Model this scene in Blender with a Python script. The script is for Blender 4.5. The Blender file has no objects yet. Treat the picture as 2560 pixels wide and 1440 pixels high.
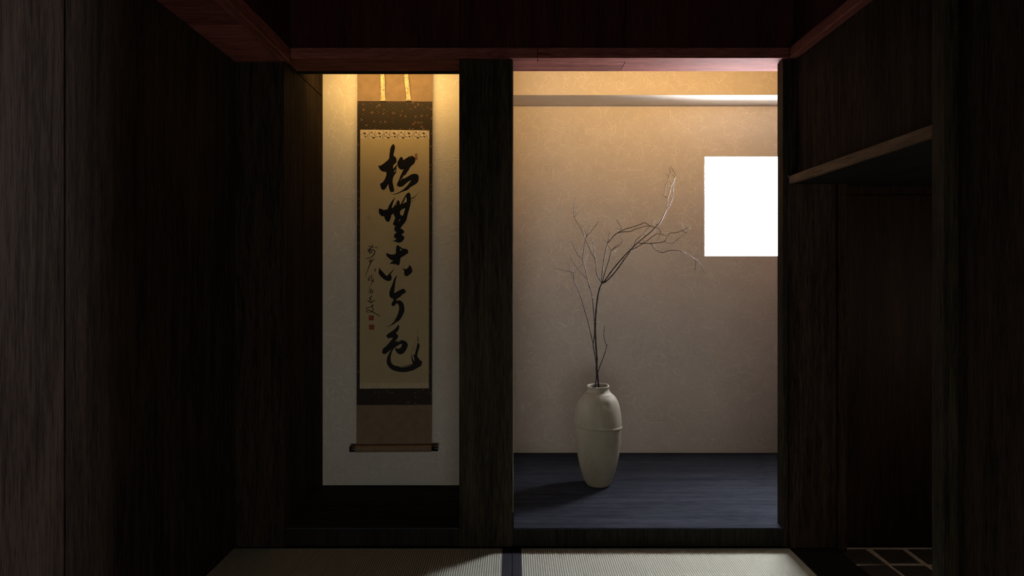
import bpy, bmesh, math, random
from mathutils import Vector, Matrix
from mathutils.geometry import tessellate_polygon

# ------------------------------------------------------------------ camera, world, light, exposure
scene = bpy.context.scene
COL = scene.collection
F, CX, CY, EYE = 1600.0, 1280.0, 690.0, 0.938      # focal length and vanishing point in a 2560 x 1440 frame, eye height

cam_d = bpy.data.cameras.new('camera')
cam = bpy.data.objects.new('camera', cam_d)
COL.objects.link(cam)
cam_d.sensor_width = 36.0
cam_d.lens = 36.0 * F / 2560.0
cam_d.shift_y = -(720.0 - CY) / 2560.0
cam_d.clip_start = 0.02
cam.location = (0, 0, EYE)
cam.rotation_euler = (math.radians(90), 0, 0)
scene.camera = cam

world = bpy.data.worlds.new('world')
scene.world = world
world.use_nodes = True
world.node_tree.nodes['Background'].inputs[0].default_value = (0.5, 0.55, 0.65, 1)
world.node_tree.nodes['Background'].inputs[1].default_value = 0.0

PANE_L = 120.0            # brightness of the daylit paper window
LAMP_LEFT = 1.5          # warm strip lamps hidden behind the lintel
LAMP_RIGHT = 2.8
ROOM_FILL = 7.0         # glowing panel added low behind the viewer, fill for the scroll bay

def area_light(name, loc, target, sx, sy, power, color, spread=180):
    d = bpy.data.lights.new(name, 'AREA')
    d.shape = 'RECTANGLE'; d.size = sx; d.size_y = sy
    d.energy = power; d.color = color; d.spread = math.radians(spread)
    o = bpy.data.objects.new(name, d); COL.objects.link(o)
    o.location = loc
    o.rotation_euler = (Vector(target) - Vector(loc)).to_track_quat('-Z', 'Y').to_euler()
    return o

WARM = (1.0, 0.58, 0.17)
area_light('strip_lamp', (-0.485, 2.43, 1.80), (-0.485, 2.667, 1.66), 0.56, 0.02, LAMP_LEFT, WARM, 140)
area_light('strip_lamp', (0.66, 2.43, 1.80), (0.66, 3.1, 1.84), 1.25, 0.02, LAMP_RIGHT, (1.0, 0.55, 0.16), 125)

vs = scene.view_settings
vs.view_transform = 'Standard'; vs.look = 'None'; vs.gamma = 1.0; vs.exposure = 0.0
vs.use_curve_mapping = False
scene.cycles.max_bounces = 10
scene.cycles.diffuse_bounces = 6
scene.cycles.use_denoising = True
scene.cycles.caustics_reflective = False
scene.cycles.caustics_refractive = False

random.seed(7)

# ------------------------------------------------------------------ helpers
def W(px, py, D):
    """a point of the place at depth D that stands at pixel (px, py)"""
    return Vector(((px - CX) * D / F, D, EYE - (py - CY) * D / F))

def pxx(px, D): return (px - CX) * D / F
def pzz(py, D): return EYE - (py - CY) * D / F

def tag(o, label=None, cat=None, group=None, kind=None):
    if label: o['label'] = label
    if cat: o['category'] = cat
    if group: o['group'] = group
    if kind: o['kind'] = kind
    return o

def wloc(o):
    v = Vector((0, 0, 0))
    while o is not None:
        v = v + Vector(o.location); o = o.parent
    return v

def empty(name, loc, parent=None):
    o = bpy.data.objects.new(name, None); COL.objects.link(o)
    o.empty_display_size = 0.05
    o.location = Vector(loc) - (wloc(parent) if parent else Vector((0, 0, 0)))
    o.parent = parent
    return o

def link_mesh(name, verts, faces, mat, parent=None, origin=None, smooth=False):
    """verts are given in world space"""
    base = wloc(parent) if parent else Vector((0, 0, 0))
    org = Vector(origin) if origin is not None else base
    me = bpy.data.meshes.new(name)
    me.from_pydata([tuple(Vector(v) - org) for v in verts], [], faces)
    me.update()
    if smooth:
        for p in me.polygons: p.use_smooth = True
    o = bpy.data.objects.new(name, me); COL.objects.link(o)
    o.location = org - base
    o.parent = parent
    if mat: me.materials.append(mat)
    return o

def link_bm(name, bm, mat, parent=None, origin=None, smooth=False):
    verts = [v.co.copy() for v in bm.verts]
    bm.verts.index_update()
    faces = [[v.index for v in f.verts] for f in bm.faces]
    bm.free()
    return link_mesh(name, verts, faces, mat, parent, origin, smooth)

def bm_box(bm, x0, x1, y0, y1, z0, z1, bevel=0.0):
    r = bmesh.ops.create_cube(bm, size=1.0)
    vs_ = r['verts']
    for v in vs_:
        v.co = Vector(((x0 + x1) / 2 + v.co.x * (x1 - x0), (y0 + y1) / 2 + v.co.y * (y1 - y0), (z0 + z1) / 2 + v.co.z * (z1 - z0)))
    if bevel:
        es = list({e for v in vs_ for e in v.link_edges})
        bmesh.ops.bevel(bm, geom=es, offset=bevel, segments=1, affect='EDGES')

def box(name, x0, x1, y0, y1, z0, z1, mat, parent=None, bevel=0.0, kind=None, label=None, cat=None):
    bm = bmesh.new()
    bm_box(bm, x0, x1, y0, y1, z0, z1, bevel)
    o = link_bm(name, bm, mat, parent, origin=None if parent else ((x0 + x1) / 2, (y0 + y1) / 2, z0))
    return tag(o, label, cat, None, kind)

def catmull(pts, n, closed=False):
    out = []
    m = len(pts)
    dim = len(pts[0])
    rng = range(m) if closed else range(m - 1)
    for i in rng:
        if closed:
            p0, p1, p2, p3 = pts[(i - 1) % m], pts[i], pts[(i + 1) % m], pts[(i + 2) % m]
        else:
            p0, p1, p2, p3 = pts[max(i - 1, 0)], pts[i], pts[i + 1], pts[min(i + 2, m - 1)]
        for k in range(n):
            t = k / n
            out.append(tuple(0.5 * (2 * p1[d] + (p2[d] - p0[d]) * t + (2 * p0[d] - 5 * p1[d] + 4 * p2[d] - p3[d]) * t * t
                             + (-p0[d] + 3 * p1[d] - 3 * p2[d] + p3[d]) * t ** 3) for d in range(dim)))
    if not closed: out.append(tuple(pts[-1]))
    return out

# ------------------------------------------------------------------ materials
class NT:
    def __init__(self, name):
        self.m = bpy.data.materials.new(name); self.m.use_nodes = True
        self.t = self.m.node_tree; self.n = self.t.nodes
        self.b = self.n['Principled BSDF']
    def add(self, typ, **kw):
        n = self.n.new(typ)
        for k, v in kw.items(): setattr(n, k, v)
        return n
    def l(self, a, b): self.t.links.new(a, b)
    def coords(self, scale, rnd=True):
        tc = self.add('ShaderNodeTexCoord'); g = self.add('ShaderNodeNewGeometry')
        mp = self.add('ShaderNodeMapping'); mp.inputs['Scale'].default_value = scale
        self.l(g.outputs['Position'], mp.inputs['Vector'])
        if rnd:
            oi = self.add('ShaderNodeObjectInfo')
            cb = self.add('ShaderNodeVectorMath', operation='SCALE'); cb.inputs[0].default_value = (13.1, 7.7, 9.3)
            self.l(oi.outputs['Random'], cb.inputs['Scale'])
            self.l(cb.outputs[0], mp.inputs['Location'])
        return mp.outputs['Vector']
    def noise(self, vec, scale, detail=4, rough=0.6, dist=0.0):
        n = self.add('ShaderNodeTexNoise')
        n.inputs['Scale'].default_value = scale; n.inputs['Detail'].default_value = detail
        n.inputs['Roughness'].default_value = rough; n.inputs['Distortion'].default_value = dist
        self.l(vec, n.inputs['Vector'])
        return n.outputs['Fac']
    def ramp(self, fac, stops):
        r = self.add('ShaderNodeValToRGB'); e = r.color_ramp.elements
        while len(e) < len(stops): e.new(0.5)
        for i, (p, c) in enumerate(stops):
            e[i].position = p; e[i].color = (*c, 1) if len(c) == 3 else c
        self.l(fac, r.inputs['Fac'])
        return r.outputs['Color']
    def mix(self, fac, a, b, mode='MIX'):
        m = self.add('ShaderNodeMix', data_type='RGBA', blend_type=mode)
        if isinstance(fac, (int, float)): m.inputs[0].default_value = fac
        else: self.l(fac, m.inputs[0])
        for s, v in ((6, a), (7, b)):
            if isinstance(v, tuple): m.inputs[s].default_value = (*v, 1)
            else: self.l(v, m.inputs[s])
        return m.outputs[2]
    def math(self, op, a, b=None, c=None):
        m = self.add('ShaderNodeMath', operation=op)
        for i, v in enumerate((a, b, c)):
            if v is None: continue
            if isinstance(v, (int, float)): m.inputs[i].default_value = v
            else: self.l(v, m.inputs[i])
        return m.outputs[0]
    def color(self, c):
        if isinstance(c, tuple): self.b.inputs['Base Color'].default_value = (*c, 1)
        else: self.l(c, self.b.inputs['Base Color'])
    def rough(self, r): 
        if isinstance(r, (int, float)): self.b.inputs['Roughness'].default_value = r
        else: self.l(r, self.b.inputs['Roughness'])
    def spec(self, s): self.b.inputs['Specular IOR Level'].default_value = s
    def bump(self, h, strength=0.3, dist=0.002):
        bp = self.add('ShaderNodeBump'); bp.inputs['Strength'].default_value = strength; bp.inputs['Distance'].default_value = dist
        self.l(h, bp.inputs['Height']); self.l(bp.outputs['Normal'], self.b.inputs['Normal'])

def wood(name, dark, light, grain='Z', rough=0.6, spec=0.10, pores=0.5, bump=0.25, fs=330, con=1.0):
    m = NT(name)
    s = {'Z': (1, 1, 0.05), 'X': (0.05, 1, 1), 'Y': (1, 0.05, 1)}[grain]
    v = m.coords(s)
    fine = m.noise(v, fs, 4, 0.7)
    mid = m.noise(v, 45, 5, 0.6, 0.8)
    s2 = {'Z': (1, 1, 0.22), 'X': (0.22, 1, 1), 'Y': (1, 0.22, 1)}[grain]
    fig = m.noise(m.coords(s2), 3.2, 3, 0.5, 2.0)
    f = m.math('ADD', m.math('MULTIPLY', fine, 0.55), m.math('ADD', m.math('MULTIPLY', mid, 0.35), m.math('MULTIPLY', fig, 0.25)))
    base = m.ramp(f, [(0.575 - 0.115 * con, dark), (0.575 + 0.115 * con, light)])
    pore = m.noise(v, 150, 3, 0.7)
    pm = m.ramp(pore, [(0.33, (1 - pores,) * 3), (0.45, (1, 1, 1))])
    m.color(m.mix(1.0, base, pm, 'MULTIPLY'))
    m.rough(m.math('ADD', m.math('MULTIPLY', fine, 0.2), rough - 0.1))
    m.spec(spec)
    m.bump(m.math('ADD', fine, pore), bump, 0.0015)
    return m.m

DK, LT = (0.0065, 0.0042, 0.0033), (0.050, 0.034, 0.026)
M = {}
M['wall_wood'] = wood('dark_board_upright', DK, LT, 'Z', 0.7, 0.03)
M['post_wood'] = wood('post_wood', (0.008, 0.0062, 0.0037), (0.054, 0.043, 0.029), 'Z', 0.6, 0.05)
M['sill_wood'] = wood('front_board_wood', (0.005, 0.004, 0.003), (0.026, 0.022, 0.015), 'Z', 0.6)
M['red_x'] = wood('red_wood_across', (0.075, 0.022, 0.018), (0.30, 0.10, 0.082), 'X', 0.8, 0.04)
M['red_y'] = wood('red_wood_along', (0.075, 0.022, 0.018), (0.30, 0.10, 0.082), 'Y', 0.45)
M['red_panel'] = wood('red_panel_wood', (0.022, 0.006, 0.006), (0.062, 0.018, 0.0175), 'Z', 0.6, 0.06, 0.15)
M['passage_wood'] = wood('passage_board', (0.006, 0.003, 0.002), (0.030, 0.015, 0.009), 'Z')
M['rail'] = wood('rail_wood', (0.035, 0.021, 0.013), (0.17, 0.105, 0.066), 'Y', 0.6)
M['black_floor'] = wood('black_stained_board', (0.020, 0.0225, 0.030), (0.050, 0.056, 0.074), 'X', 0.55, 0.0, 0.15, 0.12)
M['black'] = wood('black_sill_wood', (0.008, 0.007, 0.007), (0.025, 0.022, 0.02), 'Y', 0.5)

def washi(name):
    m = NT(name)
    v = m.coords((1, 1, 1), False)
    cl = m.noise(v, 9, 5, 0.6); fi = m.noise(v, 240, 3, 0.6)
    c = m.ramp(cl, [(0.3, (0.67, 0.63, 0.57)), (0.7, (0.745, 0.705, 0.645))])
    m.color(m.mix(m.math('MULTIPLY', fi, 0.25), c, (0.57, 0.53, 0.48)))
    m.rough(0.9); m.spec(0.03)
    m.bump(m.math('ADD', fi, m.noise(v, 60, 4, 0.6)), 0.2, 0.002)
    return m.m
M['washi'] = washi('washi_wallpaper')
m = NT('washi_fibre')
at = m.add('ShaderNodeAttribute', attribute_name='tone')
m.color(m.mix(at.outputs['Fac'], (0.71, 0.67, 0.61), (0.92, 0.88, 0.82))); m.rough(0.7); m.spec(0.2)
M['fibre'] = m.m

m = NT('backlit_window_paper')
v = m.coords((1, 1, 1), False)
n1 = m.noise(v, 120, 3, 0.6)
em = m.add('ShaderNodeEmission')
m.l(m.ramp(n1, [(0.3, (0.93, 0.92, 0.98)), (0.7, (0.97, 0.96, 1.0))]), em.inputs['Color'])
em.inputs['Strength'].default_value = PANE_L
m.l(em.outputs[0], m.n['Material Output'].inputs['Surface'])
M['pane'] = m.m

m = NT('room_fill_glow')  # glow of the fill panel added behind the viewer
em = m.add('ShaderNodeEmission'); em.inputs['Color'].default_value = (1.0, 0.95, 0.84, 1); em.inputs['Strength'].default_value = ROOM_FILL
m.l(em.outputs[0], m.n['Material Output'].inputs['Surface'])
M['room_fill_mat'] = m.m

m = NT('passage_fill_glow')  # glow of the unseen fill panel added in the passage
em = m.add('ShaderNodeEmission'); em.inputs['Color'].default_value = (1.0, 0.80, 0.60, 1); em.inputs['Strength'].default_value = 2.2
m.l(em.outputs[0], m.n['Material Output'].inputs['Surface'])
M['passage_fill_mat'] = m.m

def plain(name, c, rough=0.7, spec=0.3, var=0.15, scale=80):
    m = NT(name)
    v = m.coords((1, 1, 1), False)
    n = m.noise(v, scale, 4, 0.6)
    lo = tuple(x * (1 - var) for x in c); hi = tuple(min(1, x * (1 + var)) for x in c)
    m.color(m.ramp(n, [(0.3, lo), (0.7, hi)])); m.rough(rough); m.spec(spec)
    m.bump(n, 0.1, 0.001)
    return m.m

# tatami: pale rush, thin warp threads crossing the ribs
m = NT('woven_rush')
v = m.coords((1, 1, 1), False)
sep = m.add('ShaderNodeSeparateXYZ'); m.l(v, sep.inputs[0])
row = m.math('SINE', m.math('MULTIPLY', sep.outputs['Y'], 2 * math.pi / 0.0055))
col_i = m.math('FLOOR', m.math('DIVIDE', sep.outputs['X'], 0.0075))
row2 = m.math('SINE', m.math('ADD', m.math('MULTIPLY', sep.outputs['Y'], 2 * math.pi / 0.0055), m.math('MULTIPLY', col_i, 2.4)))
n = m.noise(m.coords((1, 6, 1), False), 130, 4, 0.7)
base = m.ramp(n, [(0.3, (0.50, 0.52, 0.44)), (0.55, (0.66, 0.685, 0.60)), (0.75, (0.74, 0.76, 0.68))])
thr = m.ramp(row2, [(0.0, (0.5, 0.5, 0.46)), (0.35, (1, 1, 1))])
ribp = m.math('FRACT', m.math('DIVIDE', sep.outputs['X'], 0.0075))
rib = m.ramp(ribp, [(0.0, (0.35, 0.35, 0.31)), (0.18, (1, 1, 1)), (0.82, (1, 1, 1)), (1.0, (0.35, 0.35, 0.31))])
m.color(m.mix(1.0, m.mix(0.7, base, thr, 'MULTIPLY'), rib, 'MULTIPLY'))
m.rough(0.7); m.spec(0.15); m.bump(row2, 0.15, 0.001)
M['rush'] = m.m
M['heri'] = plain('navy_edge_cloth', (0.006, 0.008, 0.020), 0.7, 0.3, 0.3, 700)
M['mortar'] = plain('sandy_mortar', (0.50, 0.41, 0.33), 0.9, 0.2, 0.3, 60)
m = NT('dark_stone')
v = m.coords((1, 1, 1))
n = m.noise(v, 45, 6, 0.7); n2 = m.noise(v, 420, 2, 0.5)
m.color(m.mix(m.ramp(n2, [(0.60, (0, 0, 0)), (0.70, (1, 1, 1))]), m.ramp(n, [(0.3, (0.018, 0.014, 0.011)), (0.7, (0.05, 0.04, 0.032))]), (0.16, 0.13, 0.11)))
m.rough(0.75); m.bump(n, 0.6, 0.004)
M['stone'] = m.m

m = NT('unglazed_pale_clay')
v = m.coords((1, 1, 0.5), False)
n = m.noise(v, 14, 5, 0.65); sp = m.noise(m.coords((1, 1, 1), False), 190, 2, 0.5)
c = m.ramp(n, [(0.3, (0.30, 0.28, 0.215)), (0.7, (0.39, 0.365, 0.295))])
m.color(m.mix(m.ramp(sp, [(0.27, (1, 1, 1)), (0.31, (0, 0, 0))]), c, (0.16, 0.12, 0.09)))
m.rough(0.55); m.spec(0.3); m.bump(n, 0.25, 0.004)
M['clay'] = m.m
m = NT('bark')
v = m.coords((1, 1, 1), False)
n = m.noise(v, 70, 4, 0.6)
m.color(m.ramp(n, [(0.40, (0.006, 0.005, 0.004)), (0.66, (0.022, 0.017, 0.014)), (0.85, (0.06, 0.05, 0.04))])); m.rough(0.5); m.spec(0.4)
M['bark'] = m.m
M['bud'] = plain('pale_bud', (0.45, 0.40, 0.33), 0.6)
M['navy_plastic'] = plain('navy_holder', (0.02, 0.03, 0.09), 0.4)

# scroll cloths
def weave(name, c, sc=2600):
    m = NT(name)
    v = m.coords((1, 1, 1), False)
    sep = m.add('ShaderNodeSeparateXYZ'); m.l(v, sep.inputs[0])
    a = m.math('SINE', m.math('MULTIPLY', sep.outputs['X'], sc)); b = m.math('SINE', m.math('MULTIPLY', sep.outputs['Z'], sc))
    h = m.math('MULTIPLY', a, b)
    n = m.noise(v, 35, 4, 0.6)
    m.color(m.ramp(n, [(0.3, tuple(x * 0.88 for x in c)), (0.7, tuple(x * 1.1 for x in c))]))
    m.rough(0.8); m.spec(0.2); m.bump(h, 0.15, 0.0005)
    return m.m
M['tan_cloth'] = weave('tan_silk', (0.26, 0.185, 0.125))
M['cream_silk'] = weave('cream_silk', (0.60, 0.52, 0.40))
m = NT('gold_patterned_silk')
v = m.coords((1, 1, 1), False)
vo = m.noise(v, 110, 2, 0.5, 1.5)
msk = m.ramp(vo, [(0.50, (0, 0, 0)), (0.54, (1, 1, 1))])
m.color(m.mix(msk, (0.68, 0.60, 0.46), (0.58, 0.42, 0.14))); m.rough(0.4)
brown = m.ramp(m.noise(v, 130, 2, 0.5, 2.0), [(0.57, (0, 0, 0)), (0.60, (1, 1, 1))])
m.color(m.mix(brown, m.mix(msk, (0.68, 0.60, 0.46), (0.58, 0.42, 0.14)), (0.12, 0.07, 0.02)))
M['strap'] = m.m
M['vine_brown'] = plain('brown_thread', (0.055, 0.030, 0.018), 0.6)
M['vine_gold'] = plain('gold_thread', (0.52, 0.33, 0.03), 0.4, 0.5)
m = NT('aged_paper')
v = m.coords((1, 1, 1), False)
n = m.noise(v, 7, 5, 0.6); n2 = m.noise(v, 160, 3, 0.6); st = m.noise(v, 26, 2, 0.4)
c = m.ramp(n, [(0.3, (0.47, 0.385, 0.235)), (0.7, (0.53, 0.44, 0.275))])
c = m.mix(m.math('MULTIPLY', n2, 0.15), c, (0.34, 0.27, 0.16))
m.color(m.mix(m.ramp(st, [(0.70, (0, 0, 0)), (0.80, (0.4, 0.4, 0.4))]), c, (0.36, 0.25, 0.13))); m.rough(0.85); m.spec(0.15)
m.bump(n2, 0.1, 0.0008)
M['paper'] = m.m
# brocade: thin gold diamond lattice with scattered flowers on dark brown
m = NT('dark_brocade')
v = m.coords((1, 1, 1), False)
sep = m.add('ShaderNodeSeparateXYZ'); m.l(v, sep.inputs[0])
u1 = m.math('ADD', sep.outputs['X'], m.math('MULTIPLY', sep.outputs['Z'], 1.7)); u2 = m.math('SUBTRACT', sep.outputs['X'], m.math('MULTIPLY', sep.outputs['Z'], 1.7))
l1 = m.math('ABSOLUTE', m.math('SINE', m.math('MULTIPLY', u1, 150))); l2 = m.math('ABSOLUTE', m.math('SINE', m.math('MULTIPLY', u2, 150)))
lat = m.ramp(m.math('MINIMUM', l1, l2), [(0.10, (1, 1, 1)), (0.22, (0, 0, 0))])
fl = m.add('ShaderNodeTexVoronoi'); fl.inputs['Scale'].default_value = 56; fl.inputs['Randomness'].default_value = 0.75
mp = m.add('ShaderNodeMapping'); mp.inputs['Scale'].default_value = (1, 0, 1); m.l(v, mp.inputs['Vector']); m.l(mp.outputs[0], fl.inputs['Vector'])
pet = m.math('ADD', fl.outputs['Distance'], m.math('MULTIPLY', m.noise(v, 260, 1, 0.5), 0.30))
fm = m.ramp(pet, [(0.42, (1, 1, 1)), (0.47, (0, 0, 0))])
tint = m.ramp(fl.outputs['Color'], [(0.3, (0.095, 0.052, 0.026)), (0.5, (0.045, 0.026, 0.024)), (0.7, (0.075, 0.040, 0.026))])
c = m.mix(lat, (0.016, 0.011, 0.007), (0.058, 0.034, 0.016))
m.color(m.mix(fm, c, tint)); m.rough(0.6); m.spec(0.25)
M['brocade'] = m.m
M['ink'] = plain('sumi_ink', (0.0035, 0.0035, 0.004), 0.55, 0.2)
def seal_mat(name, red, thr):
    m = NT(name)
    v = m.coords((1, 1, 1), False)
    n = m.noise(v, 240, 2, 0.5, 3.0)
    m.color(m.mix(m.ramp(n, [(thr - 0.03, (0, 0, 0)), (thr + 0.03, (1, 1, 1))]), red, (0.33, 0.20, 0.12))); m.rough(0.8)
    return m.m
M['seal'] = seal_mat('vermilion_seal', (0.23, 0.018, 0.012), 0.56)
M['seal_faint'] = seal_mat('faded_seal', (0.17, 0.055, 0.045), 0.50)
M['lacquer'] = plain('black_lacquer', (0.006, 0.006, 0.007), 0.25, 0.5, 0.1)

# ------------------------------------------------------------------ the place: main measures (metres)
D1 = 2.216                      # front plane of the alcoves
XL, XR = -0.956, 0.956          # side walls of the room
ZS = 0.066                      # alcove floor
ZL = 1.689                      # underside of the lintel
DB_L, DB_R = 2.667, 3.156       # back walls of the scroll bay and of the vase bay
ZC = 2.35                       # ceiling
YB = -1.6                       # wall behind the viewer
S = 'structure'

# floor and ceiling
box('floor', XL - 0.1, XR + 0.05, YB, D1 + 0.02, -0.16, -0.058, M['black'], kind=S)
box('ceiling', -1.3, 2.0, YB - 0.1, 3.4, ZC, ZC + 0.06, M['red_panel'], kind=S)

# left wall: backing and upright boards with open joints
wl = box('wall_left', XL - 0.10, XL - 0.016, YB, D1 + 0.12, -0.058, ZC, M['black'], kind=S)
for (y0, y1) in ((-1.58, -0.34), (-0.336, 1.3665), (1.3705, D1)):
    box('board', XL - 0.016, XL, y0, y1, 0.0, 1.679, M['wall_wood'], wl, 0.0015)
# dropped soffit along the left wall with its moulding and the upright face above
sf = box('ceiling_soffit', XL, -0.800, YB, D1, 1.679, 1.70, M['red_x'], kind=S)
box('trim_1', -0.7995, -0.764, YB, D1 - 0.012, 1.676, 1.724, M['red_y'], None, 0.002, S)
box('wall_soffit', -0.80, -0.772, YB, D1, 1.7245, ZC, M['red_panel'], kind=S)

# back wall, left strip between corner and scroll bay
box('wall_corner', XL, -0.789, D1, D1 + 0.06, 0.0, 1.679, M['wall_wood'], kind=S)
# upper wall above the lintel: boards
ub = box('wall_upper', -1.0, 1.05, D1 + 0.022, D1 + 0.06, 1.7255, ZC, M['black'], kind=S)
xs = [-0.772, pxx(1150, D1), pxx(1565, D1), 0.985]
for a, b in zip(xs[:-1], xs[1:]):
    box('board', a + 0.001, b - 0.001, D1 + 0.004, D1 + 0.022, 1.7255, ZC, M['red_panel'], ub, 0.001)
# lintel moulding across the alcoves, in two lengths, and the lintel itself
ml = box('trim_2', -0.7635, pxx(1343, D1) - 0.0006, D1 - 0.012, D1 + 0.030, ZL, 1.7250, M['red_x'], None, 0.0015, S)
box('trim_3', pxx(1343, D1) + 0.0006, 0.955, D1 - 0.012, D1 + 0.030, ZL, 1.7250, M['red_x'], None, 0.0015, S)
box('trim_4', -0.80, -0.1835, D1 + 0.0305, 2.352, ZL + 0.001, 1.76, M['red_x'], None, 0.001, S)
box('trim_5', 0.0035, pxx(1556, 2.3) - 0.0006, D1 + 0.0305, 2.352, ZL + 0.001, 1.76, M['red_x'], None, 0.001, S)
box('trim_6', pxx(1556, 2.3) + 0.0006, 1.66, D1 + 0.0305, 2.352, ZL + 0.001, 1.76, M['red_x'], None, 0.001, S)
box('trim_13', -0.789, -0.1835, 2.3525, 2.360, ZL - 0.007, 1.74, M['black'], None, 0.0, S)
# wall over the lintel inside the alcoves
box('wall_lintel_back', -0.95, 1.66, D1 + 0.061, 2.345, 1.7605, ZC, M['wall_wood'], kind=S)

# central pillar and the partition behind it
box('pillar', -0.183, 0.003, D1, 2.36, 0.0, ZL - 0.0005, M['post_wood'], None, 0.002, S)
box('wall_partition', -0.06, 0.005, 2.3605, DB_R, ZS, ZC, M['washi'], kind=S)
# right front post and the second post behind it
box('pillar', 0.938, 0.9555, D1, 2.262, 0.0, ZL - 0.0005, M['post_wood'], None, 0.0012, S)
box('pillar', 0.971, 1.10, 2.2625, 2.342, 0.0, ZL - 0.0005, M['post_wood'], None, 0.0012, S)
box('wall_post_filler', 0.956, 1.15, D1 + 0.0, 2.262, 1.2845, ZL - 0.0005, M['wall_wood'], kind=S)
box('wall_alcove_front', 1.1005, 1.70, 2.2625, 2.342, 0.0, ZL - 0.0005, M['wall_wood'], kind=S)

# left bay: side wall in two boards (a joint at lintel height), back wall, floor, front board
ws = box('wall_alcove_side', -0.89, -0.805, D1 + 0.0605, DB_L + 0.08, ZS - 0.06, ZC, M['black'], kind=S)
box('board', -0.805, -0.789, D1 + 0.0605, DB_L, ZS, 1.6825, M['wall_wood'], ws, 0.001)
box('board', -0.805, -0.789, D1 + 0.0605, DB_L, 1.6855, ZC, M['wall_wood'], ws, 0.001)
wbl = box('wall_alcove_left', -0.789, -0.0605, DB_L, DB_L + 0.08, ZS, ZC, M['washi'], kind=S)
box('floor_alcove_left', -0.789, -0.1835, D1, DB_L, 0.061, ZS, M['black_floor'], None, 0.0008, S)
box('floor_alcove_left', -0.183, -0.06, 2.3605, DB_L, 0.061, ZS, M['black_floor'], kind=S)
box('trim_7', -0.789, -0.1835, D1 + 0.003, D1 + 0.020, 0.001, 0.0605, M['sill_wood'], None, 0.0015, S)
# right bay floor and front board
oc = [(0.0055, D1), (0.9375, D1), (0.9375, 2.263), (0.9705, 2.263), (0.9705, 2.3425), (1.62, 2.3425), (1.62, DB_R), (0.0055, DB_R)]
n_ = len(oc)
tag(link_mesh('floor_alcove_right', [(x, y, ZS) for x, y in oc] + [(x, y, 0.061) for x, y in oc],
    [tuple(range(n_)), tuple(range(n_, 2 * n_))[::-1]] + [(k, n_ + k, n_ + (k + 1) % n_, (k + 1) % n_) for k in range(n_)], M['black_floor'], None, (0.5, 2.7, 0.0)), kind=S)
xj = pxx(1513, D1)
box('trim_8', 0.0035, xj - 0.0005, D1 + 0.003, D1 + 0.020, 0.001, 0.0605, M['sill_wood'], None, 0.001, S)
box('trim_12', xj + 0.0005, 0.9375, D1 + 0.003, D1 + 0.020, 0.001, 0.0605, M['sill_wood'], None, 0.001, S)
# right bay back wall with the window opening, the stepped upper wall, the hidden side wall
WX0, WX1, WZ0, WZ1 = 0.950, 1.500, 1.037, 1.526
bm = bmesh.new()
ZB = pzz(263, DB_R)
def ring(bm, d):
    o = [bm.verts.new(p) for p in ((0.005, d, ZS), (1.62, d, ZS), (1.62, d, ZC), (0.005, d, ZC))]
    i = [bm.verts.new(p) for p in ((WX0, d, WZ0), (WX1, d, WZ0), (WX1, d, WZ1), (WX0, d, WZ1))]
    return o, i
fo, fi_ = ring(bm, DB_R); bo, bi = ring(bm, DB_R + 0.19)
for k in range(4):
    j = (k + 1) % 4
    bm.faces.new((fo[k], fo[j], fi_[j], fi_[k])); bm.faces.new((bo[j], bo[k], bi[k], bi[j]))
    bm.faces.new((fi_[k], fi_[j], bi[j], bi[k])); bm.faces.new((fo[j], fo[k], bo[k], bo[j]))
wbr = tag(link_bm('wall_alcove_right', bm, M['washi'], None, (0.8, DB_R, ZS)), kind=S)
DSTEP = 2.98
wup = box('wall_alcove_step', 0.0055, 1.62, DSTEP, DB_R - 0.0005, ZB, ZC - 0.001, M['washi'], kind=S)
box('wall_alcove_end', 1.6205, 1.70, 2.3425, DB_R + 0.06, 0.0, ZC, M['wall_wood'], kind=S)
# paper window: six upright sheets in a thin rebate
win = empty('window_1', ((WX0 + WX1) / 2, DB_R, WZ0)); tag(win, kind=S)
nst = 6; sw = (WX1 - WX0) / nst
for k in range(nst):
    box('pane', WX0 + k * sw + 0.0003, WX0 + (k + 1) * sw - 0.0003, DB_R + 0.160, DB_R + 0.162, WZ0, WZ1, M['pane'], win)
box('backing', WX0, WX1, DB_R + 0.168, DB_R + 0.188, WZ0, WZ1, M['washi'], win)

# right wall: rail, upper board, moulding, post, nearer wall
rw = box('wall_right', 0.987, 1.03, 1.455, D1, 1.2845, ZC, M['black'], kind=S)
box('board', 0.985, 0.987, 1.455, D1, 1.2845, 1.689, M['wall_wood'], rw)
box('trim_9', 0.958, 0.973, 1.4555, D1 - 0.0005, 1.256, 1.284, M['rail'], None, 0.001, S)
box('trim_10', 0.955, 0.9845, YB, D1 - 0.0125, ZL, 1.7250, M['red_y'], None, 0.0015, S)
box('wall_right_upper', 0.975, 0.9865, YB, D1, 1.7255, ZC, M['red_panel'], kind=S)
box('pillar', 0.954, 1.13, 1.413, 1.4545, 0.0, ZL - 0.001, M['post_wood'], None, 0.001, S)
box('wall_right_near', 0.985, 1.05, YB, 1.4125, -0.058, 1.689, M['wall_wood'], kind=S)

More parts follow.
